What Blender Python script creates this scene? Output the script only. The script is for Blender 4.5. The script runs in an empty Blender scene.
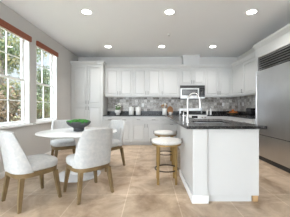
import bpy, bmesh, math, random
from mathutils import Vector, Matrix

S = bpy.context.scene
COL = S.collection
PI = math.pi
R = math.radians

# ------------------------------------------------------------------ camera
cd = bpy.data.cameras.new('camera')
cam = bpy.data.objects.new('camera', cd)
COL.objects.link(cam)
cam.location = (0, 0, 1.14)
cam.rotation_euler = (R(90), 0, 0)
cd.sensor_fit = 'HORIZONTAL'
cd.sensor_width = 36.0
cd.lens = 36.0 * 190 / 290
cd.shift_x = -5.0 / 290
cd.shift_y = -0.5 / 290
cd.clip_start = 0.05
S.camera = cam

# ------------------------------------------------------------------ world, sun, exposure
w = bpy.data.worlds.new('sky')
S.world = w
w.use_nodes = True
nt = w.node_tree
bg = nt.nodes['Background']
bg.inputs[0].default_value = (0.83, 0.915, 1.0, 1)
# hazy sky: dimmer and bluer over the garden side, bright behind the viewer where the room opens out
wtc = nt.nodes.new('ShaderNodeTexCoord')
wsx = nt.nodes.new('ShaderNodeSeparateXYZ')
nt.links.new(wtc.outputs['Generated'], wsx.inputs[0])
wmr = nt.nodes.new('ShaderNodeMapRange')
wmr.interpolation_type = 'SMOOTHSTEP'
wmr.inputs[1].default_value = 0.1; wmr.inputs[2].default_value = -0.7
wmr.inputs[3].default_value = 0.36; wmr.inputs[4].default_value = 2.7
nt.links.new(wsx.outputs['Y'], wmr.inputs[0])
# extra world brightness below the horizon, added to light the ceiling
wlo = nt.nodes.new('ShaderNodeMapRange')
wlo.interpolation_type = 'SMOOTHSTEP'
wlo.inputs[1].default_value = 0.0; wlo.inputs[2].default_value = -0.35
wlo.inputs[3].default_value = 1.0; wlo.inputs[4].default_value = 4.2
nt.links.new(wsx.outputs['Z'], wlo.inputs[0])
wmu = nt.nodes.new('ShaderNodeMath'); wmu.operation = 'MULTIPLY'
nt.links.new(wmr.outputs[0], wmu.inputs[0]); nt.links.new(wlo.outputs[0], wmu.inputs[1])
# bright high sky
whi = nt.nodes.new('ShaderNodeMapRange')
whi.interpolation_type = 'SMOOTHSTEP'
whi.inputs[1].default_value = 0.38; whi.inputs[2].default_value = 0.8
whi.inputs[3].default_value = 0.0; whi.inputs[4].default_value = 2.6
nt.links.new(wsx.outputs['Z'], whi.inputs[0])
wad = nt.nodes.new('ShaderNodeMath'); wad.operation = 'ADD'
nt.links.new(wmu.outputs[0], wad.inputs[0]); nt.links.new(whi.outputs[0], wad.inputs[1])
nt.links.new(wad.outputs[0], bg.inputs[1])
sd = bpy.data.lights.new('sun', 'SUN')
sd.energy = 1.7
sd.angle = R(3)
sd.color = (1, 0.95, 0.86)
so = bpy.data.objects.new('sun', sd)
COL.objects.link(so)
so.rotation_euler = Vector((-0.75, 0.0, -0.66)).to_track_quat('-Z', 'Y').to_euler()

vs = S.view_settings
vs.view_transform = 'Standard'
vs.look = 'None'
vs.gamma = 1.0
vs.use_curve_mapping = False
vs.exposure = 1.68
LAMP_W = 3.0

# ------------------------------------------------------------------ materials
def mat(name, col, rough=0.5, metal=0.0, spec=0.5, noise=None, bump=None, emit=None):
    m = bpy.data.materials.new(name)
    m.use_nodes = True
    n = m.node_tree.nodes
    l = m.node_tree.links
    b = n['Principled BSDF']
    b.inputs['Base Color'].default_value = (*col, 1)
    b.inputs['Roughness'].default_value = rough
    b.inputs['Metallic'].default_value = metal
    b.inputs['Specular IOR Level'].default_value = spec
    tc = n.new('ShaderNodeTexCoord')
    if noise:
        sc, col2, lo, hi = noise
        t = n.new('ShaderNodeTexNoise')
        t.inputs['Scale'].default_value = sc
        t.inputs['Detail'].default_value = 5
        l.new(tc.outputs['Object'], t.inputs['Vector'])
        r = n.new('ShaderNodeValToRGB')
        r.color_ramp.elements[0].position = lo
        r.color_ramp.elements[1].position = hi
        r.color_ramp.elements[0].color = (*col, 1)
        r.color_ramp.elements[1].color = (*col2, 1)
        l.new(t.outputs['Fac'], r.inputs[0])
        l.new(r.outputs[0], b.inputs['Base Color'])
    if bump:
        sc, st = bump
        t = n.new('ShaderNodeTexNoise')
        t.inputs['Scale'].default_value = sc
        t.inputs['Detail'].default_value = 3
        l.new(tc.outputs['Object'], t.inputs['Vector'])
        bp = n.new('ShaderNodeBump')
        bp.inputs['Strength'].default_value = st
        bp.inputs['Distance'].default_value = 0.01
        l.new(t.outputs['Fac'], bp.inputs['Height'])
        l.new(bp.outputs[0], b.inputs['Normal'])
    if emit:
        b.inputs['Emission Color'].default_value = (*emit[0], 1)
        b.inputs['Emission Strength'].default_value = emit[1]
    return m

M = {}
M['cab'] = mat('white_cabinet_paint', (0.58, 0.58, 0.57), 0.38, noise=(1.5, (0.565, 0.565, 0.555), 0.3, 0.7))
M['trim'] = mat('white_trim_paint', (0.83, 0.825, 0.81), 0.4, noise=(2, (0.81, 0.805, 0.79), 0.3, 0.7))
M['wall'] = mat('warm_grey_wall_paint', (0.58, 0.565, 0.545), 0.8, noise=(1.2, (0.56, 0.545, 0.525), 0.3, 0.7), bump=(120, 0.05))
M['ceil'] = mat('ceiling_paint', (0.89, 0.90, 0.92), 0.85, noise=(1.0, (0.875, 0.885, 0.905), 0.3, 0.7), bump=(90, 0.05))
M['fabric'] = mat('mottled_pale_fabric', (0.43, 0.44, 0.445), 0.9, noise=(26, (0.53, 0.525, 0.51), 0.3, 0.7), bump=(160, 0.25))
M['seatfab'] = mat('cream_boucle', (0.68, 0.66, 0.63), 0.95, noise=(60, (0.58, 0.56, 0.53), 0.4, 0.7), bump=(140, 0.4))
M['wood'] = mat('weathered_brown_wood', (0.135, 0.088, 0.038), 0.45, noise=(9, (0.22, 0.15, 0.07), 0.3, 0.7))
M['brass'] = mat('antique_brass', (0.38, 0.25, 0.09), 0.38, 0.5, noise=(12, (0.30, 0.19, 0.07), 0.3, 0.7))
M['bronze'] = mat('dark_bronze', (0.05, 0.035, 0.025), 0.4, 0.6, noise=(10, (0.07, 0.05, 0.03), 0.3, 0.7))
M['gloss'] = mat('white_lacquer', (0.82, 0.82, 0.81), 0.18, noise=(2, (0.80, 0.80, 0.79), 0.3, 0.7))
M['marble'] = mat('white_marble', (0.86, 0.86, 0.87), 0.2, noise=(5, (0.55, 0.57, 0.60), 0.52, 0.78))
M['steel'] = mat('brushed_stainless_steel', (0.60, 0.60, 0.60), 0.30, 1.0, noise=(3, (0.54, 0.54, 0.54), 0.3, 0.7))
M['nickel'] = mat('brushed_nickel', (0.55, 0.54, 0.53), 0.25, 1.0, noise=(8, (0.60, 0.59, 0.57), 0.3, 0.7))
M['pull'] = mat('satin_nickel_pull', (0.24, 0.235, 0.225), 0.4, 0.7, noise=(8, (0.20, 0.195, 0.19), 0.3, 0.7))
M['black'] = mat('black_glass', (0.012, 0.012, 0.013), 0.12, noise=(4, (0.016, 0.016, 0.017), 0.3, 0.7))
M['dark'] = mat('dark_grey_metal', (0.035, 0.035, 0.036), 0.5, 0.3, noise=(6, (0.05, 0.05, 0.05), 0.3, 0.7))
M['smoke'] = mat('smoked_glass', (0.16, 0.16, 0.16), 0.25, 0.6, noise=(4, (0.20, 0.20, 0.20), 0.3, 0.7))
M['iron'] = mat('black_cast_iron', (0.02, 0.02, 0.02), 0.6, noise=(30, (0.03, 0.03, 0.03), 0.3, 0.7))
M['ceramic'] = mat('white_ceramic', (0.80, 0.79, 0.77), 0.3, noise=(3, (0.77, 0.76, 0.74), 0.3, 0.7))
M['stone'] = mat('charcoal_stoneware', (0.055, 0.057, 0.062), 0.65, noise=(18, (0.085, 0.087, 0.092), 0.35, 0.7), bump=(60, 0.3))
M['moss'] = mat('green_moss', (0.02, 0.13, 0.018), 0.95, noise=(40, (0.055, 0.24, 0.035), 0.35, 0.65), bump=(90, 0.8))
M['valance'] = mat('red_brown_woven_wood', (0.23, 0.062, 0.03), 0.6, noise=(30, (0.32, 0.095, 0.05), 0.3, 0.7))
M['bamboo'] = mat('honey_wood', (0.36, 0.17, 0.06), 0.5, noise=(10, (0.28, 0.12, 0.04), 0.3, 0.7))
M['orange'] = mat('orange_peel', (0.42, 0.12, 0.02), 0.5, noise=(30, (0.50, 0.16, 0.03), 0.3, 0.7), bump=(200, 0.2))
M['petal'] = mat('white_petals', (0.80, 0.79, 0.73), 0.7, noise=(30, (0.72, 0.72, 0.62), 0.3, 0.7))
M['leafdark'] = mat('green_leaves', (0.06, 0.13, 0.035), 0.6, noise=(20, (0.12, 0.20, 0.06), 0.3, 0.7))
M['bark'] = mat('grey_brown_bark', (0.11, 0.085, 0.065), 0.9, noise=(12, (0.17, 0.14, 0.11), 0.3, 0.7))
M['lawn'] = mat('lawn', (0.16, 0.17, 0.07), 0.95, noise=(3, (0.24, 0.20, 0.11), 0.3, 0.7))
M['rawwood'] = mat('pale_raw_wood', (0.50, 0.32, 0.16), 0.6, noise=(15, (0.42, 0.26, 0.12), 0.3, 0.7))
M['lamp'] = mat('lit_lamp_lens', (1, 1, 1), 0.5, emit=((1.0, 0.96, 0.9), 6.0))
M['tan'] = mat('exterior_stucco', (0.55, 0.48, 0.40), 0.9, noise=(4, (0.5, 0.44, 0.36), 0.3, 0.7))

def leafmat(name, c1, c2, c3):
    m = mat(name, c1, 0.6)
    n = m.node_tree.nodes; l = m.node_tree.links
    b = n['Principled BSDF']
    tc = [x for x in n if x.type == 'TEX_COORD'][0]
    v = n.new('ShaderNodeTexVoronoi'); v.inputs['Scale'].default_value = 2.6
    l.new(tc.outputs['Object'], v.inputs['Vector'])
    r = n.new('ShaderNodeValToRGB')
    r.color_ramp.elements[0].color = (*c1, 1)
    r.color_ramp.elements[1].color = (*c3, 1)
    e = r.color_ramp.elements.new(0.5); e.color = (*c2, 1)
    s = n.new('ShaderNodeSeparateColor')
    l.new(v.outputs['Color'], s.inputs[0])
    l.new(s.outputs[0], r.inputs[0]); l.new(r.outputs[0], b.inputs['Base Color'])
    return m
M['leaf_a'] = leafmat('yellow_green_leaves', (0.022, 0.045, 0.010), (0.07, 0.09, 0.02), (0.15, 0.125, 0.04))
M['leaf_b'] = leafmat('olive_leaves', (0.02, 0.042, 0.012), (0.055, 0.075, 0.024), (0.115, 0.115, 0.05))
M['leaf_c'] = leafmat('russet_leaves', (0.04, 0.038, 0.014), (0.11, 0.062, 0.028), (0.17, 0.10, 0.05))

def glassmat():
    m = bpy.data.materials.new('window_glass')
    m.use_nodes = True
    n = m.node_tree.nodes; l = m.node_tree.links
    n.remove(n['Principled BSDF'])
    t = n.new('ShaderNodeBsdfTransparent'); t.inputs[0].default_value = (0.97, 0.985, 0.98, 1)
    g = n.new('ShaderNodeBsdfGlossy'); g.inputs['Roughness'].default_value = 0.02
    mx = n.new('ShaderNodeMixShader'); mx.inputs[0].default_value = 0.05
    l.new(t.outputs[0], mx.inputs[1]); l.new(g.outputs[0], mx.inputs[2])
    l.new(mx.outputs[0], n['Material Output'].inputs[0])
    return m
M['glass'] = glassmat()

def floormat():
    m = mat('travertine_floor_tile', (0.5, 0.4, 0.3), 0.36)
    n = m.node_tree.nodes; l = m.node_tree.links
    b = n['Principled BSDF']
    tc = [x for x in n if x.type == 'TEX_COORD'][0]
    mp = n.new('ShaderNodeMapping')
    mp.inputs['Location'].default_value = (-0.34, -2.50, 0)
    l.new(tc.outputs['Object'], mp.inputs[0])
    br = n.new('ShaderNodeTexBrick')
    br.offset = 0.0
    br.inputs['Scale'].default_value = 1.0
    br.inputs['Brick Width'].default_value = 0.64
    br.inputs['Row Height'].default_value = 0.64
    br.inputs['Mortar Size'].default_value = 0.006
    br.inputs['Mortar Smooth'].default_value = 0.4
    br.inputs['Color1'].default_value = (0.54, 0.42, 0.31, 1)
    br.inputs['Color2'].default_value = (0.49, 0.38, 0.272, 1)
    br.inputs['Mortar'].default_value = (0.68, 0.57, 0.44, 1)
    l.new(mp.outputs[0], br.inputs['Vector'])
    n1 = n.new('ShaderNodeTexNoise'); n1.inputs['Scale'].default_value = 2.4; n1.inputs['Detail'].default_value = 7
    n1.inputs['Roughness'].default_value = 0.65
    n1.inputs['Distortion'].default_value = 0.6
    l.new(tc.outputs['Object'], n1.inputs['Vector'])
    r1 = n.new('ShaderNodeValToRGB')
    r1.color_ramp.elements[0].position = 0.32; r1.color_ramp.elements[0].color = (0.52, 0.44, 0.36, 1)
    r1.color_ramp.elements[1].position = 0.62; r1.color_ramp.elements[1].color = (1.10, 1.09, 1.08, 1)
    l.new(n1.outputs['Fac'], r1.inputs[0])
    mx = n.new('ShaderNodeMix'); mx.data_type = 'RGBA'; mx.blend_type = 'MULTIPLY'
    mx.inputs[0].default_value = 1.0
    l.new(br.outputs['Color'], mx.inputs[6]); l.new(r1.outputs[0], mx.inputs[7])
    l.new(mx.outputs[2], b.inputs['Base Color'])
    n2 = n.new('ShaderNodeTexNoise'); n2.inputs['Scale'].default_value = 9
    l.new(tc.outputs['Object'], n2.inputs['Vector'])
    mr = n.new('ShaderNodeMapRange'); mr.inputs[3].default_value = 0.28; mr.inputs[4].default_value = 0.5
    l.new(n2.outputs['Fac'], mr.inputs[0]); l.new(mr.outputs[0], b.inputs['Roughness'])
    return m
M['floor'] = floormat()

def granitemat():
    m = mat('black_speckled_granite', (0.03, 0.03, 0.03), 0.18, spec=0.28)
    n = m.node_tree.nodes; l = m.node_tree.links
    b = n['Principled BSDF']
    tc = [x for x in n if x.type == 'TEX_COORD'][0]
    v = n.new('ShaderNodeTexVoronoi'); v.inputs['Scale'].default_value = 75
    l.new(tc.outputs['Object'], v.inputs['Vector'])
    s = n.new('ShaderNodeSeparateColor'); l.new(v.outputs['Color'], s.inputs[0])
    r = n.new('ShaderNodeValToRGB')
    r.color_ramp.interpolation = 'CONSTANT'
    els = r.color_ramp.elements
    els[0].color = (0.009, 0.009, 0.009, 1)
    els[1].position = 0.6; els[1].color = (0.022, 0.021, 0.02, 1)
    e = els.new(0.86); e.color = (0.065, 0.063, 0.06, 1)
    e = els.new(0.96); e.color = (0.15, 0.145, 0.14, 1)
    l.new(s.outputs[0], r.inputs[0]); l.new(r.outputs[0], b.inputs['Base Color'])
    return m
M['granite'] = granitemat()

def splashmat(name, axis):
    m = mat(name, (0.3, 0.28, 0.25), 0.35)
    n = m.node_tree.nodes; l = m.node_tree.links
    b = n['Principled BSDF']
    tc = [x for x in n if x.type == 'TEX_COORD'][0]
    sx = n.new('ShaderNodeSeparateXYZ'); l.new(tc.outputs['Object'], sx.inputs[0])
    cx = n.new('ShaderNodeCombineXYZ')
    l.new(sx.outputs[axis], cx.inputs[0]); l.new(sx.outputs[2], cx.inputs[1])
    # cell id noise: snap to tiles, then random colour
    sn = n.new('ShaderNodeVectorMath'); sn.operation = 'SNAP'
    sn.inputs[1].default_value = (0.102, 0.102, 1)
    l.new(cx.outputs[0], sn.inputs[0])
    wn = n.new('ShaderNodeTexWhiteNoise'); wn.noise_dimensions = '2D'
    l.new(sn.outputs[0], wn.inputs['Vector'])
    n1 = n.new('ShaderNodeTexNoise'); n1.inputs['Scale'].default_value = 22; n1.inputs['Detail'].default_value = 4
    l.new(cx.outputs[0], n1.inputs['Vector'])
    md = n.new('ShaderNodeMath'); md.operation = 'MULTIPLY_ADD'
    md.inputs[1].default_value = 0.55; 
    l.new(wn.outputs['Value'], md.inputs[0])
    m2 = n.new('ShaderNodeMath'); m2.operation = 'MULTIPLY_ADD'; m2.inputs[1].default_value = 0.9; m2.inputs[2].default_value = -0.22
    l.new(n1.outputs['Fac'], m2.inputs[0]); l.new(m2.outputs[0], md.inputs[2])
    r = n.new('ShaderNodeValToRGB')
    els = r.color_ramp.elements
    els[0].position = 0.05; els[0].color = (0.09, 0.08, 0.07, 1)
    els[1].position = 0.85; els[1].color = (0.72, 0.69, 0.65, 1)
    e = els.new(0.30); e.color = (0.24, 0.21, 0.18, 1)
    e = els.new(0.55); e.color = (0.43, 0.40, 0.37, 1)
    l.new(md.outputs[0], r.inputs[0])
    br = n.new('ShaderNodeTexBrick'); br.offset = 0
    br.inputs['Scale'].default_value = 1; br.inputs['Brick Width'].default_value = 0.102
    br.inputs['Row Height'].default_value = 0.102; br.inputs['Mortar Size'].default_value = 0.004
    l.new(cx.outputs[0], br.inputs['Vector'])
    mx = n.new('ShaderNodeMix'); mx.data_type = 'RGBA'
    l.new(br.outputs['Fac'], mx.inputs[0]); l.new(r.outputs[0], mx.inputs[6])
    mx.inputs[7].default_value = (0.38, 0.36, 0.335, 1)
    l.new(mx.outputs[2], b.inputs['Base Color'])
    return m
M['splash_x'] = splashmat('tumbled_stone_tile', 0)
M['splash_y'] = splashmat('tumbled_stone_tile_side', 1)

# ------------------------------------------------------------------ mesh helpers
class MB:
    def __init__(s): s.bm = bmesh.new()
    def box(s, x0, x1, y0, y1, z0, z1):
        v = [s.bm.verts.new((x, y, z)) for z in (z0, z1) for y in (y0, y1) for x in (x0, x1)]
        for f in ((0, 2, 3, 1), (4, 5, 7, 6), (0, 1, 5, 4), (2, 6, 7, 3), (0, 4, 6, 2), (1, 3, 7, 5)):
            s.bm.faces.new([v[i] for i in f])
        return s
    def hexa(s, bot, top):                        # two quads of 4 points, same winding (ccw from above)
        b = [s.bm.verts.new(p) for p in bot]; t = [s.bm.verts.new(p) for p in top]
        s.bm.faces.new(b[::-1]); s.bm.faces.new(t)
        for i in range(4):
            j = (i + 1) % 4
            s.bm.faces.new((b[i], b[j], t[j], t[i]))
        return s
    def tube(s, pts, r, n=12, closed=False):
        pts = [Vector(p) for p in pts]
        N = len(pts)
        rr = r if isinstance(r, (list, tuple)) else [r] * N
        up = None; rings = []
        for i, p in enumerate(pts):
            if closed: d = pts[(i + 1) % N] - pts[i - 1]
            else: d = pts[min(i + 1, N - 1)] - pts[max(i - 1, 0)]
            d.normalize()
            if up is None:
                up = Vector((0, 0, 1)) if abs(d.z) < 0.9 else Vector((1, 0, 0))
            a = d.cross(up); 
            if a.length < 1e-5: a = d.cross(Vector((0, 1, 0)))
            a.normalize(); u = a.cross(d); u.normalize(); up = u
            rings.append([s.bm.verts.new(p + (a * math.cos(t) + u * math.sin(t)) * rr[i]) for t in [2 * PI * k / n for k in range(n)]])
        for i in range(N if closed else N - 1):
            A = rings[i]; B = rings[(i + 1) % N]
            for k in range(n):
                s.bm.faces.new((A[k], A[(k + 1) % n], B[(k + 1) % n], B[k]))
        if not closed:
            s.bm.faces.new(rings[0][::-1]); s.bm.faces.new(rings[-1])
        return s
    def lathe(s, prof, n=40, c=(0, 0, 0), k=1.0, sup=None):   # prof = [(r, z)] bottom to top; closed at ends
        rings = []
        for r, z in prof:
            ring = []
            for i in range(n):
                t = 2 * PI * i / n
                cx, cy = math.cos(t), math.sin(t)
                if sup:
                    cx = math.copysign(abs(cx) ** (2 / sup), cx); cy = math.copysign(abs(cy) ** (2 / sup), cy)
                ring.append(s.bm.verts.new((c[0] + r * cx, c[1] + r * cy * k, c[2] + z)))
            rings.append(ring)
        for A, B in zip(rings, rings[1:]):
            for i in range(n):
                s.bm.faces.new((A[i], A[(i + 1) % n], B[(i + 1) % n], B[i]))
        s.bm.faces.new(rings[0][::-1]); s.bm.faces.new(rings[-1])
        return s
    def ring(s, R_, r, z, n=40, m=8, c=(0, 0)):
        return s.tube([(c[0] + R_ * math.cos(2 * PI * i / n), c[1] + R_ * math.sin(2 * PI * i / n), z) for i in range(n)], r, m, True)
    def extr(s, prof, axis, a0, a1):              # closed profile of 2D points swept along x (profile y,z) or y (profile x,z)
        def P(p, a): return (a, p[0], p[1]) if axis == 'x' else (p[0], a, p[1])
        A = [s.bm.verts.new(P(p, a0)) for p in prof]; B = [s.bm.verts.new(P(p, a1)) for p in prof]
        n = len(prof)
        s.bm.faces.new(A); s.bm.faces.new(B[::-1])
        for i in range(n):
            s.bm.faces.new((A[i], B[i], B[(i + 1) % n], A[(i + 1) % n]))
        return s
    def ball(s, c, r, sz=1.0, sub=2):
        bmesh.ops.create_icosphere(s.bm, subdivisions=sub, radius=r, matrix=Matrix.Translation(c) @ Matrix.Diagonal((1, 1, sz, 1)))
        return s
    def build(s, name, m, parent=None, smooth=None, bevel=0, seg=2, loc=None):
        bmesh.ops.recalc_face_normals(s.bm, faces=s.bm.faces)
        me = bpy.data.meshes.new(name)
        s.bm.to_mesh(me); s.bm.free()
        me.materials.append(M[m])
        o = bpy.data.objects.new(name, me)
        COL.objects.link(o)
        if parent is not None: o.parent = parent
        if loc: o.location = loc
        if smooth:
            for p in me.polygons: p.use_smooth = True
            if smooth != 'all':
                me.set_sharp_from_angle(angle=R(smooth))
        if bevel:
            b = o.modifiers.new('bevel', 'BEVEL'); b.width = bevel; b.segments = seg; b.limit_method = 'ANGLE'
        return o

def tag(o, label, cat, group=None, kind=None):
    o['label'] = label; o['category'] = cat
    if group: o['group'] = group
    if kind: o['kind'] = kind
    return o
def thing(name, label, cat, loc=(0, 0, 0), rz=0, group=None):
    o = bpy.data.objects.new(name, None); COL.objects.link(o)
    o.empty_display_size = 0.1
    o.location = loc; o.rotation_euler = (0, 0, rz)
    return tag(o, label, cat, group)
def struct(o, label=None, cat=None):
    o['kind'] = 'structure'
    if label: o['label'] = label
    if cat: o['category'] = cat
    return o
def copy_tree(o, parent=None):
    c = o.copy(); COL.objects.link(c)
    if parent is not None: c.parent = parent
    for ch in o.children: copy_tree(ch, c)
    return c

# ------------------------------------------------------------------ key dimensions
XL, XR, YB, ZC = -2.41, 2.95, 6.40, 2.86
YF = 5.79                       # front plane of the back base cabinets
CT, CTH = 0.925, 0.035           # counter top height, thickness
YOPEN = -10.0

# ------------------------------------------------------------------ room shell
struct(MB().box(XL - 0.16, XR + 0.12, YOPEN, YB + 0.12, -0.12, 0).build('floor', 'floor'), 'beige travertine tile floor with pale grout', 'floor')
struct(MB().box(XL - 0.16, XR + 0.12, YOPEN, YB + 0.12, ZC, ZC + 0.12).build('ceiling', 'ceil'), 'off-white painted flat ceiling', 'ceiling')
struct(MB().box(XL - 0.16, XR + 0.12, YB, YB + 0.12, 0, ZC).build('wall_back', 'wall'), 'warm grey back wall behind the white cabinets', 'wall')
struct(MB().box(XR, XR + 0.12, YOPEN, YB, 0, ZC).build('wall_right', 'wall'), 'warm grey right wall behind the refrigerator', 'wall')
WIN = [(2.91, 3.81), (4.02, 4.92)]
WZ0, WZ1 = 0.83, 2.57
m = MB()
# unseen gap added in the wall behind the camera to let side light in
m.box(XL - 0.16, XL, YOPEN, -5.5, 0, ZC); m.box(XL - 0.16, XL, -5.5, 1.3, 2.5, ZC)
ys = [1.3, WIN[0][0], WIN[0][1], WIN[1][0], WIN[1][1], YB]
for i in range(5):
    if i in (1, 3):
        m.box(XL - 0.16, XL, ys[i], ys[i + 1], 0, WZ0); m.box(XL - 0.16, XL, ys[i], ys[i + 1], WZ1, ZC)
    else:
        m.box(XL - 0.16, XL, ys[i], ys[i + 1], 0, ZC)
bmesh.ops.remove_doubles(m.bm, verts=m.bm.verts, dist=1e-5)
struct(m.build('wall_left', 'wall'), 'warm grey left wall with two tall windows', 'wall')
struct(MB().box(XL, XL + 0.015, 1.3, YF, 0, 0.10).build('baseboard_left', 'trim', bevel=0.005), 'white baseboard along the left wall', 'baseboard')

# windows: double hung, two panes wide, two panes high per sash
def window(n, y0, y1):
    r = bpy.data.objects.new('window_%d' % n, None); COL.objects.link(r)
    r.location = (XL - 0.08, (y0 + y1) / 2, WZ0)
    struct(r, ['tall white double-hung window nearer the camera, leafy tree outside', 'tall white double-hung window farther away, beside the pantry cabinet'][n - 1], 'window')
    w = (y1 - y0) / 2; H = WZ1 - WZ0
    t = 0.022
    f = MB()
    f.box(-0.08, 0.078, -w, -w + t, 0, H); f.box(-0.08, 0.078, w - t, w, 0, H)
    f.box(-0.08, 0.078, -w + t, w - t, H - t, H)
    f.box(-0.08, 0.078, -w + t, w - t, 0, t)
    f.build('window_frame', 'trim', r, bevel=0.003)
    si = MB().box(0.081, 0.115, -w - 0.05, w + 0.05, -0.035, 0.0)
    si.build('window_sill', 'trim', r, bevel=0.006)
    mid = 0.86
    for k, (z0, z1, x) in enumerate(((t, mid + 0.02, -0.02), (mid - 0.02, H - t, -0.05))):
        s = MB(); a = w - t - 0.001; b = 0.042
        s.box(x - 0.014, x + 0.014, -a, -a + b, z0, z1); s.box(x - 0.014, x + 0.014, a - b, a, z0, z1)
        s.box(x - 0.014, x + 0.014, -a + b, a - b, z0, z0 + b); s.box(x - 0.014, x + 0.014, -a + b, a - b, z1 - b, z1)
        zm = (z0 + z1) / 2
        s.box(x - 0.009, x + 0.009, -0.009, 0.009, z0 + b, z1 - b)
        s.box(x - 0.009, x + 0.009, -a + b, a - b, zm - 0.009, zm + 0.009)
        sh = s.build('sash', 'trim', r)
        MB().box(x - 0.002, x + 0.002, -a + b - 0.005, a - b + 0.005, z0 + b - 0.005, z1 - b + 0.005).build('glass_pane', 'glass', sh)
    # woven valance at the head of the window
    v = thing('window_valance', 'red-brown wooden blind valance at the top of the %s window' % ['nearer', 'farther'][n - 1], 'blind',
              (XL, (y0 + y1) / 2, 2.46), 0, 'wooden blind valances')
    MB().box(0.001, 0.04, -w - 0.005, w + 0.005, 0, 0.105).build('headrail', 'valance', v, bevel=0.006)
    MB().tube([(0.03, -w + 0.02, 0.008), (0.03, w - 0.02, 0.008)], 0.016, 10).build('rolled_blind', 'valance', v, smooth=40)
window(1, *WIN[0]); window(2, *WIN[1])

# tiled backsplash
struct(MB().box(-1.43, 2.94, YB - 0.012, YB - 0.001, CT + 0.0, 1.52).build('wall_backsplash_back', 'splash_x'), 'grey and brown tumbled stone tile backsplash on the back wall', 'backsplash')
struct(MB().box(XR - 0.012, XR - 0.001, 4.37, YB - 0.013, CT + 0.0, 1.52).build('wall_backsplash_right', 'splash_y'), 'grey and brown tumbled stone tile backsplash on the right wall', 'backsplash')

# ------------------------------------------------------------------ cabinets (local: front face at y=0 facing -y, body behind)
def pull(parent, x, z, vert=True, L=0.11):
    p = MB()
    if vert:
        p.tube([(x, -0.045, z - L / 2), (x, -0.045, z + L / 2)], 0.008, 8)
        for q in (-1, 1): p.tube([(x, -0.0245, z + q * L * 0.38), (x, -0.045, z + q * L * 0.38)], 0.005, 8)
    else:
        p.tube([(x - L / 2, -0.045, z), (x + L / 2, -0.045, z)], 0.008, 8)
        for q in (-1, 1): p.tube([(x + q * L * 0.38, -0.0245, z), (x + q * L * 0.38, -0.045, z)], 0.005, 8)
    p.build('handle', 'pull', parent, smooth=50)
def front(kind, root, x0, x1, z0, z1, hx=None, hz=None):
    g = 0.007; x0 += g; x1 -= g; z0 += g; z1 -= g
    d = MB(); b = 0.058 if kind == 'door' else 0.036
    d.box(x0, x0 + b, -0.024, 0, z0, z1); d.box(x1 - b, x1, -0.024, 0, z0, z1)
    d.box(x0 + b, x1 - b, -0.024, 0, z0, z0 + b); d.box(x0 + b, x1 - b, -0.024, 0, z1 - b, z1)
    d.box(x0 + b, x1 - b, -0.004, 0, z0 + b, z1 - b)
    e = b + 0.022
    if x1 - x0 > 2 * e + 0.03 and z1 - z0 > 2 * e + 0.02:
        d.hexa([(x0 + b + .006, -0.004, z0 + b + .006), (x1 - b - .006, -0.004, z0 + b + .006), (x1 - b - .006, -0.004, z1 - b - .006), (x0 + b + .006, -0.004, z1 - b - .006)],
               [(x0 + e, -0.016, z0 + e), (x1 - e, -0.016, z0 + e), (x1 - e, -0.016, z1 - e), (x0 + e, -0.016, z1 - e)])
    o = d.build(kind, 'cab', root, bevel=0.003)
    if hx is not None: pull(o, hx, hz, kind == 'door')
    return o
def base_cab(label, x0, x1, loc, rz=0, layout='dd', depth=0.60, fill=0.0, group='white base cabinets'):
    r = thing('base_cabinet', label, 'cabinet', loc, rz, group)
    top = CT - CTH - 0.002
    MB().box(x0 + 0.0015, x1 - 0.0015, 0.0005, depth, 0.10, top).build('body', 'cab', r)
    MB().box(x0 + 0.0015, x1 - 0.0015, 0.07, depth, 0, 0.10).build('toe_kick', 'cab', r)
    dz = 0.70
    if layout == 'dd':
        xm = (x0 + x1) / 2
        for a, b, s in ((x0, xm, 1), (xm, x1, -1)):
            front('drawer', r, a, b, dz, top - 0.015, (a + b) / 2, (dz + top) / 2 - 0.008)
            front('door', r, a, b, 0.105, dz, (b if s == 1 else a) - s * 0.035, dz - 0.10)
    elif layout == 'bank':
        zs = [0.105, 0.40, dz, top - 0.015]
        for a, b in zip(zs, zs[1:]): front('drawer', r, x0, x1, a, b, (x0 + x1) / 2, b - 0.06 if b - a > 0.25 else (a + b) / 2)
    else:
        front('drawer', r, x0, x1, dz, top - 0.015, (x0 + x1) / 2, (dz + top) / 2)
        front('door', r, x0, x1, 0.105, dz, x1 - 0.035, dz - 0.10)
    return r
base_cab('white base cabinet beside the pantry, under the potted white flowers', -1.43, -0.575, (0, YF, 0))
base_cab('white base cabinet in the middle of the back run, left of the three-drawer one', -0.575, 0.335, (0, YF, 0))
base_cab('white three-drawer base cabinet behind the stools, under the wooden board', 0.335, 0.972, (0, YF, 0), layout='bank')
base_cab('white base cabinet right of the range on the back wall', 1.738, 2.36, (0, YF, 0), layout='d')
base_cab('white base cabinet along the right wall next to the refrigerator', -1.42, 0, (2.38, YF, 0), rz=-PI / 2, depth=0.56) .location = (2.38, 4.37, 0)

def upper_cab(label, x0, x1, z0, z1, loc, rz=0, doors=2, hside=1, depth=0.325):
    r = thing('wall_cabinet', label, 'cabinet', loc, rz, 'white wall cabinets')
    MB().box(x0 + 0.0015, x1 - 0.0015, 0.0005, depth, z0, z1).build('body', 'cab', r)
    MB().box(x0 + 0.0015, x1 - 0.0015, 0.001, 0.02, z0 - 0.03, z0).build('light_rail', 'cab', r, bevel=0.003)
    zt = min(z1, 2.40)
    if doors == 2:
        xm = (x0 + x1) / 2
        front('door', r, x0, xm, z0 + 0.005, zt, xm - 0.035, z0 + 0.11)
        front('door', r, xm, x1, z0 + 0.005, zt, xm + 0.035, z0 + 0.11)
    else:
        front('door', r, x0, x1, z0 + 0.005, zt, (x1 - 0.035) if hside == 1 else (x0 + 0.035), z0 + 0.11)
    return r
YU = 6.07
upper_cab('white two-door wall cabinet next to the tall pantry cabinet', -1.43, -0.543, 1.51, 2.42, (0, YU, 0))
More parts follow.
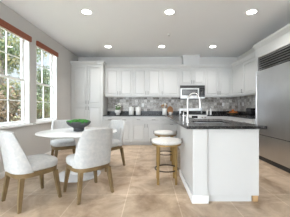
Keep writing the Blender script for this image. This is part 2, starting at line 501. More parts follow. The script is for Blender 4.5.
upper_cab('white two-door wall cabinet above the white canisters', -0.543, 0.351, 1.51, 2.42, (0, YU, 0))
upper_cab('narrow single-door white wall cabinet left of the microwave', 0.351, 0.958, 1.51, 2.42, (0, YU, 0), doors=1, hside=0)
upper_cab('short white wall cabinet above the microwave', 0.958, 1.757, 1.858, 2.42, (0, YU, 0))
upper_cab('white two-door wall cabinet right of the microwave', 1.757, 2.618, 1.51, 2.42, (0, YU, 0))
upper_cab('white wall cabinet on the right wall, in the corner over the fruit bowl', -0.747, 0.0, 1.51, 2.42, (2.62, 5.323, 0), rz=-PI / 2, doors=1)
upper_cab('white wall cabinet on the right wall next to the refrigerator', -0.955, 0.0, 1.51, 2.42, (2.62, 4.365, 0), rz=-PI / 2, doors=1)

# crown moulding profiles
def crown(n, prof, axis, a0, a1, label):
    o = MB().extr(prof, axis, a0, a1).build('trim_%d' % n, 'cab', bevel=0.004)
    return struct(o, label, 'moulding')
yu = YU - 0.02
crown(1, [(YU + 0.1, 2.422), (yu, 2.422), (yu - .01, 2.44), (yu - .045, 2.495), (yu - .05, 2.52), (YU + 0.1, 2.52)], 'x', -1.43, 2.69, 'white crown moulding along the back wall cabinets')
xu = 2.60
crown(2, [(2.72, 2.422), (xu, 2.422), (xu - .01, 2.44), (xu - .045, 2.495), (xu - .05, 2.52), (2.72, 2.52)], 'y', 4.365, YU - 0.071, 'white crown moulding along the right wall cabinets')

# tall pantry
p = thing('pantry_cabinet', 'tall white four-door pantry cabinet in the left back corner', 'cabinet', (0, YF, 0))
MB().box(XL + 0.003, -1.433, 0.001, 0.605, 0.10, 2.46).build('body', 'cab', p)
MB().box(XL + 0.003, -1.433, 0.07, 0.605, 0, 0.10).build('toe_kick', 'cab', p)
a, b = XL + 0.045, -1.44; c = (a + b) / 2
front('door', p, a, c, 1.235, 2.44, c - 0.035, 1.235 + 0.08); front('door', p, c, b, 1.235, 2.44, c + 0.035, 1.235 + 0.08)
front('door', p, a, c, 0.105, 1.225, c - 0.035, 1.225 - 0.09); front('door', p, c, b, 0.105, 1.225, c + 0.035, 1.225 - 0.09)
k = MB(); k.extr([(0.3, 2.461), (-0.02, 2.461), (-0.03, 2.48), (-0.06, 2.53), (-0.065, 2.555), (0.3, 2.555)], 'x', XL + 0.003, -1.433)
k.extr([(-1.6, 2.461), (-1.433, 2.461), (-1.42, 2.48), (-1.39, 2.53), (-1.385, 2.555), (-1.6, 2.555)], 'y', -0.065, 0.605)
k.build('crown', 'cab', p)

# duct cover above the microwave cabinet
d = thing('duct_cover', 'white boxed duct cover rising from the cabinets to the ceiling above the microwave', 'duct cover', (1.33, 6.20, 2.522))
MB().box(-0.26, 0.26, -0.06, 0.195, 0, 0.335).build('box', 'cab', d, bevel=0.004)
MB().extr([(-0.0605, 0.285), (-0.072, 0.30), (-0.08, 0.334), (0.19, 0.334), (0.19, 0.285)], 'x', -0.28, 0.28).build('cornice', 'cab', d, bevel=0.003)

# ------------------------------------------------------------------ worktops
def slab(name, label, boxes, extra=None, hole=None):
    t = thing(name, label, 'countertop', (0, 0, CT - CTH))
    m = MB()
    for (x0, x1, y0, y1) in boxes: m.box(x0, x1, y0, y1, 0, CTH)
    bmesh.ops.remove_doubles(m.bm, verts=m.bm.verts, dist=1e-5)
    m.build('slab', 'granite', t)
    if extra:
        for (x0, x1, y0, y1) in extra: MB().box(x0, x1, y0, y1, CTH + 0.001, CTH + 0.11).build('upstand', 'granite', t, bevel=0.003)
    return t
slab('countertop', 'black speckled granite worktop along the left half of the back wall', [(-1.43, 0.975, YF - 0.03, YB - 0.013)], [(-1.43, 0.975, YB - 0.034, YB - 0.013)])
slab('countertop', 'black speckled granite corner worktop right of the range', [(1.736, 2.937, YF - 0.03, YB - 0.013), (2.345, 2.937, 4.367, YF - 0.03)],
     [(1.736, 2.937, YB - 0.034, YB - 0.013), (2.916, 2.937, 4.367, YB - 0.036)])
# peninsula top, with a cut-out for the sink
SX0, SX1, SY0, SY1 = 0.66, 1.16, 2.70, 3.10
PX0, PX1, PY0, PY1 = 0.435, 1.385, 2.245, 3.78
slab('countertop', 'black speckled granite top of the white peninsula with the sink and faucet',
     [(PX0, PX1, PY0, SY0), (PX0, SX0, SY0, SY1), (SX1, PX1, SY0, SY1), (PX0, PX1, SY1, PY1), (PX0, 0.90, PY1, YF - 0.032)])

# ------------------------------------------------------------------ peninsula body
pe = thing('kitchen_peninsula', 'white panelled kitchen peninsula carrying the black granite top', 'peninsula', (0.92, 2.30, 0))
def L(x0, x1, y0, y1, z0, z1): return (x0 - 0.92, x1 - 0.92, y0 - 2.33, y1 - 2.33, z0, z1)
ZT = CT - CTH - 0.002
m = MB()                                      # carcass leaves room for the sink bowl
m.box(*L(0.535, 0.64, 2.36, 3.27, 0.0, ZT)); m.box(*L(0.64, 1.32, 2.345, 2.45, 0.075, ZT))
m.box(*L(1.20, 1.32, 2.45, 3.70, 0.0, ZT)); m.box(*L(0.82, 1.20, 3.20, 3.70, 0.0, ZT)); m.box(*L(0.64, 1.20, 2.45, 3.20, 0.0, 0.60))
m.build('body', 'cab', pe)
MB().box(*L(0.82, 0.895, 3.705, YF - 0.036, 0, ZT)).build('knee_wall', 'cab', pe)
m = MB(); m.box(*L(0.515, 0.69, 2.31, 2.42, 0, ZT))
m.build('corner_post', 'cab', pe, bevel=0.006)
m = MB(); m.box(*L(0.69, 1.325, 2.338, 2.345, 0.075, ZT))
m.build('end_panel', 'cab', pe, bevel=0.003)
MB().box(*L(0.692, 1.24, 2.352, 2.40, 0, 0.074)).build('toe_kick', 'cab', pe)
MB().box(*L(1.25, 1.315, 2.34, 2.44, 0, 0.074)).build('wooden_foot', 'rawwood', pe, bevel=0.004)
m = MB(); m.box(*L(0.50, 0.70, 2.292, 2.31, 0, 0.095)); m.box(*L(0.50, 0.515, 2.31, 3.27, 0, 0.095))
m.build('baseboard', 'trim', pe, bevel=0.005)
MB().box(*L(0.519, 0.535, 2.42, 3.27, 0.0, ZT)).build('side_panel', 'cab', pe)

# sink
s = thing('sink', 'stainless steel sink bowl set into the peninsula top under the faucet', 'sink', (0.91, 2.90, 0.70))
m = MB()
a, b, h = 0.245, 0.195, CT - CTH - 0.70 - 0.001
m.box(-a, a, -b, b, 0, 0.004)
for q in ((-a, -a + .004, -b, b), (a - .004, a, -b, b), (-a + .004, a - .004, -b, -b + .004), (-a + .004, a - .004, b - .004, b)): m.box(*q, 0.004, h + 0.02)
m.build('bowl', 'steel', s)
MB().lathe([(0.04, 0.0045), (0.042, 0.008), (0.03, 0.009)], 24).build('drain', 'nickel', s, smooth=40)

# faucet
f = thing('faucet', 'tall brushed nickel gooseneck faucet beside the peninsula sink', 'faucet', (0.545, 2.75, CT))
MB().lathe([(0.030, 0.0005), (0.030, 0.008), (0.022, 0.014), (0.020, 0.12), (0.015, 0.13)], 24).build('base', 'nickel', f, smooth=40)
pts = [(0, 0, 0.12), (0, 0, 0.20), (0, 0, 0.32)]
for i in range(1, 15):
    t = PI * i / 14 * 1.06
    pts.append((0.088 - 0.088 * math.cos(t), 0, 0.32 + 0.105 * math.sin(t)))
MB().tube(pts, 0.0125, 14).build('spout', 'nickel', f, smooth=50)
e = pts[-1]
MB().tube([e, (e[0] + 0.004, 0, e[2] - 0.03), (e[0] + 0.006, 0, e[2] - 0.09)], [0.0135, 0.017, 0.018], 14).build('spray_head', 'nickel', f, smooth=50)
MB().tube([(0, 0.018, 0.08), (0, 0.045, 0.085), (0, 0.10, 0.115)], [0.011, 0.009, 0.006], 10).build('lever', 'nickel', f, smooth=50)
sdp = thing('soap_dispenser', 'small nickel soap dispenser behind the gooseneck faucet', 'soap dispenser', (0.525, 2.98, CT))
MB().lathe([(0.022, 0.0005), (0.022, 0.01), (0.014, 0.016), (0.013, 0.10), (0.006, 0.105), (0.006, 0.15)], 20).build('stem', 'nickel', sdp, smooth=40)
MB().tube([(-0.005, 0, 0.155), (0.03, 0, 0.16), (0.085, 0, 0.148)], [0.012, 0.009, 0.006], 10).build('nozzle', 'nickel', sdp, smooth=50)

# ------------------------------------------------------------------ range
g = thing('range', 'stainless steel range with black cooktop under the microwave', 'stove', (1.355, YF, 0))
hw = 0.377
MB().box(-hw, hw, 0.0, 0.585, 0.08, 0.905).build('body', 'steel', g)
MB().box(-hw + .02, hw - .02, 0.05, 0.55, 0, 0.08).build('plinth', 'dark', g)
MB().box(-hw, hw, -0.02, 0.50, 0.906, 0.935).build('cooktop', 'black', g, bevel=0.004)
cp = MB(); cp.hexa([(-hw, -0.045, 0.78), (hw, -0.045, 0.78), (hw, -0.001, 0.78), (-hw, -0.001, 0.78)], [(-hw, -0.022, 0.935), (hw, -0.022, 0.935), (hw, -0.0205, 0.935), (-hw, -0.0205, 0.935)])
cpo = cp.build('control_panel', 'steel', g)
dsp = MB(); dsp.hexa([(-0.09, -0.043, 0.83), (0.09, -0.043, 0.83), (0.09, -0.030, 0.83), (-0.09, -0.030, 0.83)], [(-0.09, -0.033, 0.905), (0.09, -0.033, 0.905), (0.09, -0.02, 0.905), (-0.09, -0.02, 0.905)])
dsp.build('display', 'black', cpo)
for q in (-0.31, -0.22, 0.22, 0.31):
    MB().tube([(q, -0.038, 0.858), (q, -0.075, 0.852)], 0.02, 14).build('knob', 'nickel', g, smooth=50)
od = MB().box(-hw + .01, hw - .01, -0.03, -0.001, 0.27, 0.77).build('oven_door', 'steel', g, bevel=0.004)
MB().box(-0.25, 0.25, -0.033, -0.0305, 0.38, 0.62).build('oven_window', 'black', od)
MB().tube([(-0.30, -0.075, 0.71), (0.30, -0.075, 0.71)], 0.011, 10).tube([(-0.28, -0.03, 0.71), (-0.28, -0.075, 0.71)], 0.008, 8).tube([(0.28, -0.03, 0.71), (0.28, -0.075, 0.71)], 0.008, 8).build('oven_handle', 'steel', od, smooth=50)
MB().box(-hw + .01, hw - .01, -0.03, -0.001, 0.09, 0.26).build('storage_drawer', 'steel', g, bevel=0.004)
for q in (-0.19, 0.19):
    gr = MB()
    for i in (-0.16, -0.055, 0.055, 0.16): gr.box(q + i - 0.006, q + i + 0.006, 0.03, 0.47, 0.950, 0.965)
    for j in (0.03, 0.25, 0.458): gr.box(q - 0.17, q + 0.17, j, j + 0.012, 0.936, 0.952)
    gr.build('grate', 'iron', g)
bgd = MB().box(-hw, hw, 0.505, 0.585, 0.906, 1.13).build('backguard', 'steel', g, bevel=0.006)
MB().box(-0.33, 0.33, 0.5035, 0.5048, 0.945, 1.05).build('guard_panel', 'black', bgd)

# microwave
mw = thing('microwave', 'stainless steel microwave mounted over the range', 'microwave', (1.345, 6.02, 1.436))
MB().box(-0.385, 0.385, 0.001, 0.365, 0, 0.418).build('body', 'dark', mw, bevel=0.004)
dr = MB().box(-0.385, 0.21, -0.022, 0, 0.055, 0.33).build('door', 'steel', mw, bevel=0.004)
fr = MB()
for q in ((-0.335, -0.31, .10, .29), (0.135, 0.16, .10, .29), (-0.31, 0.135, .10, .125), (-0.31, 0.135, .265, .29)): fr.box(q[0], q[1], -0.0245, -0.0225, q[2], q[3])
fr.build('window_border', 'black', dr)
MB().box(-0.309, 0.134, -0.0235, -0.0225, 0.126, 0.264).build('window', 'smoke', dr)
MB().tube([(0.187, -0.055, 0.09), (0.187, -0.055, 0.31)], 0.010, 10).tube([(0.187, -0.022, 0.11), (0.187, -0.055, 0.11)], 0.007, 8).tube([(0.187, -0.022, 0.29), (0.187, -0.055, 0.29)], 0.007, 8).build('handle', 'nickel', dr, smooth=50)
kp = MB().box(0.213, 0.385, -0.022, 0, 0.055, 0.33).build('control_panel', 'black', mw, bevel=0.003)
kb = MB()
for i in range(3):
    for j in range(4): kb.box(0.24 + i * 0.042, 0.27 + i * 0.042, -0.0235, -0.0225, 0.08 + j * 0.04, 0.105 + j * 0.04)
kb.build('keypad', 'dark', kp)
MB().box(0.24, 0.355, -0.0235, -0.0225, 0.265, 0.305).build('display', 'dark', kp)
MB().box(-0.385, 0.385, -0.022, 0, 0.333, 0.418).build('vent_strip', 'dark', mw, bevel=0.003)
MB().box(-0.385, 0.385, -0.022, 0, 0.0, 0.052).build('lower_strip', 'steel', mw, bevel=0.003)

# ------------------------------------------------------------------ refrigerator and its surround (front faces -X)
FX, FY0, FY1 = 2.42, 3.00, 4.255
fr = thing('refrigerator', 'large built-in stainless steel refrigerator with louvred top grille at the right', 'refrigerator', (FX, (FY0 + FY1) / 2, 0), -PI / 2)
hw = (FY1 - FY0) / 2 - 0.004            # local +x = world -y
MB().box(-hw, hw, 0.025, 0.52, 0.0, 2.255).build('body', 'dark', fr)
MB().box(-hw, hw, -0.012, 0.024, 0.565, 1.955).build('door', 'steel', fr, bevel=0.006)
MB().box(-hw, hw, -0.012, 0.024, 0.095, 0.548).build('freezer_drawer', 'steel', fr, bevel=0.006)
MB().box(-hw, hw, 0.018, 0.0245, 0.0, 0.09).build('toe_grille', 'dark', fr)
ch = fr.children[1]
MB().tube([(-hw + 0.03, -0.062, 0.66), (-hw + 0.03, -0.062, 1.94)], 0.013, 12).tube([(-hw + 0.03, -0.013, 0.72), (-hw + 0.03, -0.062, 0.72)], 0.009, 8).tube([(-hw + 0.03, -0.013, 1.86), (-hw + 0.03, -0.062, 1.86)], 0.009, 8).build('handle', 'steel', ch, smooth=50)
gm = MB(); gm.box(-hw, -hw + 0.012, -0.012, 0.024, 1.965, 2.255); gm.box(hw - 0.012, hw, -0.012, 0.024, 1.965, 2.255)
gm.build('grille_frame', 'steel', fr)
for i in range(6):
    z = 1.972 + i * 0.048
    MB().hexa([(-hw + .012, -0.012, z), (hw - .012, -0.012, z), (hw - .012, 0.006, z), (-hw + .012, 0.006, z)],
              [(-hw + .012, 0.012, z + .030), (hw - .012, 0.012, z + .030), (hw - .012, 0.0235, z + .030), (-hw + .012, 0.0235, z + .030)]).build('louvre', 'steel', fr)
su = thing('refrigerator_surround', 'white panel and overhead cabinet framing the steel refrigerator', 'cabinet', (FX, 4.30, 0), -PI / 2)
MB().box(-0.06, 0.04, 0.0, 0.525, 0, 2.575).build('side_panel', 'cab', su, bevel=0.003)
MB().box(0.042, 1.35, 0.001, 0.525, 2.26, 2.575).build('overhead_cabinet', 'cab', su, bevel=0.003)
k = MB(); k.extr([(0.0, 2.47), (-0.012, 2.48), (-0.05, 2.535), (-0.058, 2.575), (0.3, 2.575), (0.3, 2.576)][:5], 'x', -0.075, 1.35)
k.build('crown', 'cab', su)
# ------------------------------------------------------------------ recessed ceiling lights
lamp_names = [('front row, at the left', -1.13, 3.39), ('front row, in the middle', 0.35, 3.39), ('front row, at the right', 1.81, 3.39),
              ('back row, near the pantry', -1.17, 5.30), ('back row, in the middle', 0.33, 5.30), ('back row, toward the right wall cabinets', 1.75, 5.30)]
for nm, x, y in lamp_names:
    t = thing('recessed_light', 'round lit recessed ceiling light, ' + nm, 'ceiling light', (x, y, ZC), 0, 'recessed ceiling lights')
    rg = MB()
    rg.lathe([(0.092, -0.001), (0.095, -0.006), (0.080, -0.010), (0.080, -0.002)], 32)
    rg.build('trim_ring', 'trim', t, smooth=40)
    MB().lathe([(0.078, -0.003), (0.078, -0.0085), (0.05, -0.009)], 32).build('lens', 'lamp', t, smooth=40)
    ld = bpy.data.lights.new('downlight', 'AREA'); ld.shape = 'DISK'; ld.size = 0.14; ld.energy = LAMP_W; ld.spread = R(118); ld.color = (1, 0.975, 0.95)
    lo = bpy.data.objects.new('downlight', ld); COL.objects.link(lo); lo.parent = t; lo.location = (0, 0, -0.02)
sp = thing('fire_sprinkler', 'small white fire sprinkler in the middle of the ceiling', 'sprinkler', (0.44, 4.43, ZC))
MB().lathe([(0.04, -0.001), (0.042, -0.006), (0.02, -0.012), (0.012, -0.03)], 20).build('escutcheon', 'trim', sp, smooth=40)
MB().lathe([(0.018, -0.036), (0.018, -0.031)], 16).build('deflector', 'nickel', sp)

# ------------------------------------------------------------------ dining table, moss bowl
TX, TY = -1.22, 3.26
t = thing('dining_table', 'round white pedestal dining table with the moss bowl on it', 'table', (TX, TY, 0))
MB().lathe([(0.60, 0.712), (0.645, 0.732), (0.648, 0.738), (0.642, 0.742)], 72).build('tabletop', 'gloss', t, smooth=40)
prof = []
for i in range(24):
    v = i / 23
    z = 0.045 + v * 0.665
    rr = 0.052 + 0.10 * math.exp(-v * 9) + 0.13 * max(0, (v - 0.72) / 0.28) ** 2.2
    prof.append((rr, z))
MB().lathe(prof, 40).build('stem', 'gloss', t, smooth=40)
MB().lathe([(0.36, 0.001), (0.365, 0.008), (0.345, 0.017), (0.25, 0.027), (0.16, 0.044)], 56).build('foot_disc', 'marble', t, smooth=40)
bw = thing('pedestal_bowl', 'charcoal stoneware pedestal bowl filled with green moss on the round table', 'bowl', (-1.235, 3.30, 0.742))
MB().lathe([(0.088, 0.0005), (0.09, 0.02), (0.085, 0.055), (0.10, 0.065), (0.165, 0.10), (0.198, 0.14), (0.203, 0.165), (0.19, 0.168), (0.175, 0.15), (0.10, 0.12)], 44).build('bowl', 'stone', bw, smooth=45)
rnd = random.Random(3)
ms = MB()
for i in range(70):
    r = 0.185 * math.sqrt(rnd.random()); a = rnd.random() * 2 * PI
    ms.ball((r * math.cos(a), r * math.sin(a), 0.158 + 0.026 * (1 - (r / 0.19) ** 2)), 0.022 + 0.016 * rnd.random(), 0.75, 1)
o = ms.build('moss', 'moss', bw, smooth='all'); o['kind'] = 'stuff'

# ------------------------------------------------------------------ dining chairs (local: faces +y)
def superpt(a, rx, ry, n=3.0):
    s, c = math.sin(a), math.cos(a)
    return (rx * math.copysign(abs(s) ** (2 / n), s), -ry * math.copysign(abs(c) ** (2 / n), c))
def make_chair():
    r = thing('dining_chair', '', 'chair', (0, 0, 0), 0, 'dining chairs around the round table')
    NU, NV = 28, 14
    bm = bmesh.new(); grid = []
    for j in range(NV + 1):
        v = j / NV
        z = 0.405 + 0.475 * v
        half = math.acos((0.33 + 0.46 * v) ** 1.5)
        row = []
        for i in range(NU + 1):
            u = -1 + 2 * i / NU
            x, y = superpt(u * half, 0.262, 0.262)
            zz = z - 0.012 * v * abs(u) ** 3
            row.append(bm.verts.new((x, y - 0.075 * v ** 1.3, zz)))
        grid.append(row)
    for j in range(NV):
        for i in range(NU):
            bm.faces.new((grid[j][i], grid[j][i + 1], grid[j + 1][i + 1], grid[j + 1][i]))
    k = MB(); k.bm.free(); k.bm = bm
    o = k.build('backrest', 'fabric', r, smooth='all')
    so_ = o.modifiers.new('thick', 'SOLIDIFY'); so_.thickness = 0.045; so_.offset = -1.0; so_.use_even_offset = False
    bv = o.modifiers.new('round', 'BEVEL'); bv.width = 0.011; bv.segments = 3; bv.limit_method = 'ANGLE'; bv.angle_limit = R(50)
    sc = MB()
    sc.lathe([(0.20, 0.4115), (0.250, 0.414), (0.258, 0.43), (0.258, 0.475), (0.248, 0.495), (0.20, 0.506), (0.10, 0.510)], 48, k=1.0, sup=3.2)
    sc.build('seat', 'fabric', r, smooth='all')
    MB().lathe([(0.236, 0.350), (0.246, 0.354), (0.250, 0.405), (0.244, 0.411)], 48, sup=3.2).build('seat_rail', 'wood', r, smooth=40)
    for sx in (-1, 1):
        for sy in (-1, 1):
            tx, ty, fx, fy = sx * 0.19, sy * 0.19, sx * 0.234, sy * 0.230
            h1, h0 = 0.026, 0.017
            def q(cx, cy, h, z): return [(cx - h, cy - h, z), (cx + h, cy - h, z), (cx + h, cy + h, z), (cx - h, cy + h, z)]
            MB().hexa(q(fx, fy, h0, 0.0), q(tx, ty, h1, 0.358)).build('leg', 'wood', r, bevel=0.003)
    return r
chair = make_chair()
spots = [(-1.475, 2.38, math.atan2(0.815, 0.58), 'pale fabric dining chair at the far left, below the nearer window'),
         (-0.835, 2.575, math.atan2(0.72, -0.69), 'pale fabric dining chair in front of the round table with its back to the camera'),
         (-1.70, 3.82, math.atan2(-0.82, 0.57), 'pale fabric dining chair behind the round table below the farther window'),
         (-0.835, 3.725, math.atan2(-0.80, -0.60), 'pale fabric dining chair behind the round table on the side toward the base cabinets')]
for i, (x, y, a, lb) in enumerate(spots):
    o = chair if i == 0 else copy_tree(chair)
    o.location = (x, y, 0); o.rotation_euler = (0, 0, a - PI / 2); o['label'] = lb

# ------------------------------------------------------------------ counter stools
def make_stool():
    r = thing('counter_stool', '', 'stool', (0, 0, 0), 0, 'counter stools at the peninsula')
    MB().lathe([(0.19, 0.600), (0.224, 0.603), (0.234, 0.614), (0.236, 0.638), (0.228, 0.652), (0.19, 0.660), (0.10, 0.663)], 48).build('seat', 'seatfab', r, smooth='all')
    MB().lathe([(0.20, 0.577), (0.226, 0.579), (0.226, 0.597), (0.20, 0.5995)], 48).build('seat_band', 'brass', r, smooth=40)
    for k in range(4):
        a = R(45 + 90 * k)
        x, y = 0.19 * math.cos(a), 0.19 * math.sin(a)
        lg = MB()
        for w_ in (0.019,):
            c_, s_ = math.cos(a), math.sin(a)
            def pt(u, v, z): return (x + u * c_ - v * s_, y + u * s_ + v * c_, z)
            lg.hexa([pt(-.009, -w_, 0), pt(.009, -w_, 0), pt(.009, w_, 0), pt(-.009, w_, 0)], [pt(-.009, -w_, .5765), pt(.009, -w_, .5765), pt(.009, w_, .5765), pt(-.009, w_, .5765)])
        lg.build('leg', 'brass', r, bevel=0.003)
    MB().ring(0.176, 0.010, 0.205, 48, 10).build('foot_ring', 'bronze', r, smooth='all')
    for s in (-1, 1):
        b = MB(); b.hexa([(s * 0.238 - .006, -0.02, 0.60), (s * 0.238 + .006, -0.02, 0.60), (s * 0.238 + .006, 0.02, 0.60), (s * 0.238 - .006, 0.02, 0.60)],
                         [(s * 0.242 - .004, -0.008, 0.672), (s * 0.242 + .004, -0.008, 0.672), (s * 0.242 + .004, 0.008, 0.672), (s * 0.242 - .004, 0.008, 0.672)])
        b.build('bracket', 'bronze', r, bevel=0.003)
    return r
st = make_stool()
for i, (x, y, lb) in enumerate(((0.255, 2.95, 'round cream counter stool with brass legs, the nearer one at the peninsula'),
                                (0.32, 3.95, 'round cream counter stool with brass legs, the farther one partly hidden behind the first'))):
    o = st if i == 0 else copy_tree(st)
    o.location = (x, y, 0); o['label'] = lb

# ------------------------------------------------------------------ things on the worktops
Z = CT + 0.0005
fp = thing('flower_pot', 'small white footed pot of white flowers on the worktop beside the pantry', 'potted plant', (-1.03, 6.08, Z))
MB().lathe([(0.055, 0), (0.058, 0.01), (0.045, 0.03), (0.08, 0.06), (0.098, 0.10), (0.090, 0.145), (0.098, 0.155), (0.088, 0.155), (0.078, 0.13)], 32).build('pot', 'ceramic', fp, smooth=45)
rnd = random.Random(8)
lv = MB()
for i in range(22):
    a = rnd.random() * 2 * PI; r = 0.03 + 0.09 * rnd.random(); z = 0.17 + 0.13 * rnd.random()
    lv.tube([(0.02 * math.cos(a), 0.02 * math.sin(a), 0.13), (r * 0.6 * math.cos(a), r * 0.6 * math.sin(a), z - 0.02), (r * math.cos(a), r * math.sin(a), z)], [0.004, 0.016, 0.002], 6)
for (x, y, z) in ((-0.06, -0.02, 0.29), (-0.05, 0.03, 0.24), (0.06, -0.02, 0.31), (0.075, 0.02, 0.26), (0.02, -0.05, 0.25), (0.0, 0.04, 0.33), (0.055, -0.04, 0.35)):
    fl = MB()
    for q in range(6):
        a = q * PI / 3
        fl.ball((x + 0.018 * math.cos(a), y + 0.018 * math.sin(a), z), 0.016, 0.7, 1)
    fl.ball((x, y, z + 0.008), 0.014, 1, 1)
    fl.build('flower', 'petal', fp, smooth='all')
lv.build('leaves', 'leafdark', fp, smooth='all')

def canister(x, label):
    c = thing('canister', label, 'canister', (x, 6.09, Z), 0, 'white canisters on the back worktop')
    MB().lathe([(0.07, 0), (0.074, 0.006), (0.082, 0.205), (0.080, 0.212)], 32).build('jar', 'ceramic', c, smooth=45)
    MB().lathe([(0.080, 0.2125), (0.083, 0.217), (0.083, 0.235), (0.07, 0.242), (0.014, 0.243), (0.014, 0.26), (0.009, 0.263)], 32).build('lid', 'ceramic', c, smooth=45)
canister(-0.60, 'white ceramic canister nearer the flower pot')
canister(-0.375, 'white ceramic canister on the right, farther from the flower pot')
uc = thing('utensil_crock', 'white crock holding wooden cooking utensils beside the round wooden board', 'crock', (0.465, 6.08, Z))
MB().lathe([(0.066, 0), (0.07, 0.006), (0.07, 0.195), (0.066, 0.2), (0.060, 0.197), (0.058, 0.05)], 32).build('crock', 'ceramic', uc, smooth=45)
for i, (dx, dy, m_) in enumerate(((-0.075, 0.0, 'bamboo'), (-0.03, 0.03, 'brass'), (0.015, -0.02, 'petal'), (0.05, 0.02, 'bamboo'))):
    u = MB(); h = 0.30 + 0.02 * (i % 3)
    u.tube([(dx * .3, dy * .3, 0.055), (dx, dy, h - 0.05)], 0.006, 8)
    u.ball((dx * 1.1, dy * 1.1, h - 0.015), 0.026, 1.5, 2)
    u.build('utensil', m_, uc, smooth='all')
cb = thing('cutting_board', 'round honey-coloured wooden board leaning on the backsplash', 'cutting board', (0.67, 6.30, Z))
bmr = MB(); N = 40
A = []; B = []
for i in range(N):
    t_ = 2 * PI * i / N
    x, z = 0.10 * math.cos(t_), 0.135 + 0.135 * math.sin(t_)
    yy = z * 0.18 - 0.02
    A.append(bmr.bm.verts.new((x, yy - 0.02, z + 0.003))); B.append(bmr.bm.verts.new((x, yy, z + 0.003)))
bmr.bm.faces.new(A); bmr.bm.faces.new(B[::-1])
for i in range(N): bmr.bm.faces.new((A[i], A[(i + 1) % N], B[(i + 1) % N], B[i]))
bmr.build('board', 'bamboo', cb, bevel=0.004)
cu = thing('cup', 'small white cup in front of the round wooden board', 'cup', (0.645, 6.05, Z))
MB().lathe([(0.03, 0), (0.034, 0.006), (0.042, 0.085), (0.039, 0.086), (0.034, 0.02)], 28).build('cup_body', 'ceramic', cu, smooth=45)
hd = MB().tube([(0.041, 0, 0.07), (0.065, 0, 0.065), (0.066, 0, 0.035), (0.038, 0, 0.025)], 0.005, 8).build('cup_handle', 'ceramic', cu, smooth='all')

for i, (x, h, lb) in enumerate(((1.79, 0.19, 'slim white bottle right beside the range, the shorter of two'), (1.90, 0.225, 'slim white bottle right of the range, the taller of two'))):
    b = thing('bottle', lb, 'bottle', (x, 5.95, Z), 0, 'white bottles by the range')
    MB().lathe([(0.026, 0), (0.029, 0.006), (0.029, h * 0.62), (0.012, h * 0.8), (0.012, h * 0.9)], 24).build('bottle_body', 'ceramic', b, smooth=45)
    MB().lathe([(0.014, h * 0.9 + 0.0005), (0.014, h), (0.010, h + 0.004)], 20).build('cap', 'nickel', b, smooth=45)

fbw = thing('fruit_bowl', 'dark wooden bowl of oranges in the corner of the right worktop', 'bowl', (2.60, 5.97, Z))
MB().lathe([(0.07, 0), (0.075, 0.008), (0.13, 0.03), (0.18, 0.065), (0.172, 0.068), (0.12, 0.042), (0.06, 0.022)], 36).build('bowl', 'wood', fbw, smooth=45)
op = [(-0.09, -0.03, 0.077, 'leftmost orange in the wooden bowl'), (0.0, -0.085, 0.077, 'front orange in the wooden bowl'), (0.09, -0.03, 0.077, 'rightmost orange in the wooden bowl'),
      (0.04, 0.075, 0.077, 'rear orange in the wooden bowl'), (0.0, -0.005, 0.137, 'topmost orange in the wooden bowl')]
for x, y, z, lb in op:
    og = MB().ball((0, 0, 0), 0.042, 0.96, 3).build('orange', 'orange', smooth='all')
    og.location = (2.60 + x, 5.97 + y, Z + z)
    tag(og, lb, 'fruit', 'oranges in the wooden bowl')
ap = thing('toaster', 'small black box-shaped toaster on the right worktop near the refrigerator', 'toaster', (2.70, 5.05, Z))
MB().box(-0.09, 0.09, -0.14, 0.14, 0.012, 0.21).build('body', 'black', ap, bevel=0.02, seg=3)
MB().box(-0.08, 0.08, -0.13, 0.13, 0, 0.0125).build('foot_plate', 'dark', ap)
for x in (-0.03, 0.03): MB().box(x - 0.012, x + 0.012, -0.10, 0.10, 0.2085, 0.2115).build('slot', 'dark', ap)
MB().box(-0.02, 0.02, -0.158, -0.141, 0.13, 0.15).build('lever', 'dark', ap, bevel=0.003)

def plate(loc, rz, label):
    p = thing('outlet', label, 'outlet', loc, rz, 'white outlet plates on the tile')
    MB().box(-0.038, 0.038, -0.006, 0, -0.06, 0.06).build('cover_plate', 'trim', p, bevel=0.002)
    for z in (-0.025, 0.025): MB().box(-0.017, 0.017, -0.008, -0.0062, z - 0.014, z + 0.014).build('socket', 'ceramic', p, bevel=0.002)
plate((-0.24, YB - 0.0125, 1.235), 0, 'white outlet plate on the tile right of the canisters')
plate((2.46, YB - 0.0125, 1.26), 0, 'white outlet plate on the back wall tile right of the range')
plate((XR - 0.0125, 5.99, 1.26), -PI / 2, 'white outlet plate on the right wall tile above the fruit bowl')

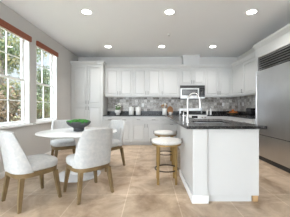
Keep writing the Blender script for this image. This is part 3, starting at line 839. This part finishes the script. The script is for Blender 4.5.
# ------------------------------------------------------------------ outside the windows
struct(MB().box(-30, XL - 0.17, -8, 34, -0.35, -0.25).build('ground', 'lawn'), 'sparse lawn outside the windows', 'ground')
def tree(name, loc, h, rx, ry, z0, mk, label, n, seed, leaf=0.07):
    t = thing(name, label, 'tree', loc, 0, 'trees outside the windows')
    rnd = random.Random(seed)
    tr = MB()
    tr.tube([(0, 0, 0), (0.04, 0.02, h * 0.3), (-0.03, 0.05, h * 0.62), (0.02, 0, h * 0.85)], [0.13, 0.10, 0.07, 0.02], 10)
    for i in range(7):
        a = rnd.random() * 2 * PI; z = h * (0.25 + 0.07 * i)
        tr.tube([(0, 0, z), (rx * .4 * math.cos(a), ry * .4 * math.sin(a), z + 0.35), (rx * .75 * math.cos(a), ry * .75 * math.sin(a), z + 0.6)], [0.05, 0.03, 0.008], 6)
    tr.build('trunk', 'bark', t, smooth='all')
    clumps = []
    for i in range(int(34)):
        a = rnd.random() * 2 * PI; q = rnd.random() ** 0.5; z = rnd.random()
        k = math.sqrt(max(0.05, 1 - (2 * z - 1) ** 2 * 0.8))
        clumps.append((rx * q * k * math.cos(a), ry * q * k * math.sin(a), z0 + (h - z0) * z))
    vs_, fs_ = [], []
    for i in range(n):
        c = clumps[rnd.randrange(len(clumps))]
        p_ = Vector((c[0] + rnd.gauss(0, 0.28), c[1] + rnd.gauss(0, 0.28), max(0.05, c[2] + rnd.gauss(0, 0.24))))
        d1 = Vector((rnd.gauss(0, 1), rnd.gauss(0, 1), rnd.gauss(0, 1))).normalized()
        d2 = d1.cross(Vector((rnd.gauss(0, 1), rnd.gauss(0, 1), rnd.gauss(0, 1)))).normalized()
        s = leaf * (0.7 + 0.6 * rnd.random())
        k = len(vs_)
        vs_ += [p_ - d1 * s, p_ + d2 * s * 0.45, p_ + d1 * s, p_ - d2 * s * 0.45]
        fs_.append((k, k + 1, k + 2, k + 3))
    me = bpy.data.meshes.new('foliage'); me.from_pydata(vs_, [], fs_); me.materials.append(M[mk])
    o = bpy.data.objects.new('foliage', me); COL.objects.link(o); o.parent = t
tree('tree', (-6.6, 8.4, -0.25), 6.6, 1.5, 1.5, 0.9, 'leaf_a', 'yellow-green leafy tree filling the view through the nearer window', 9000, 1)
tree('tree', (-11.6, 13.4, -0.25), 7.6, 2.2, 2.2, 0.7, 'leaf_b', 'olive-green tree standing behind the yellow-green one outside the nearer window', 9000, 2)
tree('tree', (-6.7, 11.9, -0.25), 3.7, 1.2, 1.2, 0.4, 'leaf_b', 'lower olive-green tree seen through the farther window', 8000, 3)
tree('shrub', (-4.4, 5.6, -0.25), 1.65, 0.6, 0.6, 0.2, 'leaf_c', 'russet shrub seen at the bottom of the nearer window', 3500, 4, 0.05)
tree('shrub', (-3.9, 6.8, -0.25), 1.5, 0.5, 0.5, 0.2, 'leaf_a', 'yellow-green shrub seen at the bottom of the farther window', 3500, 5, 0.05)
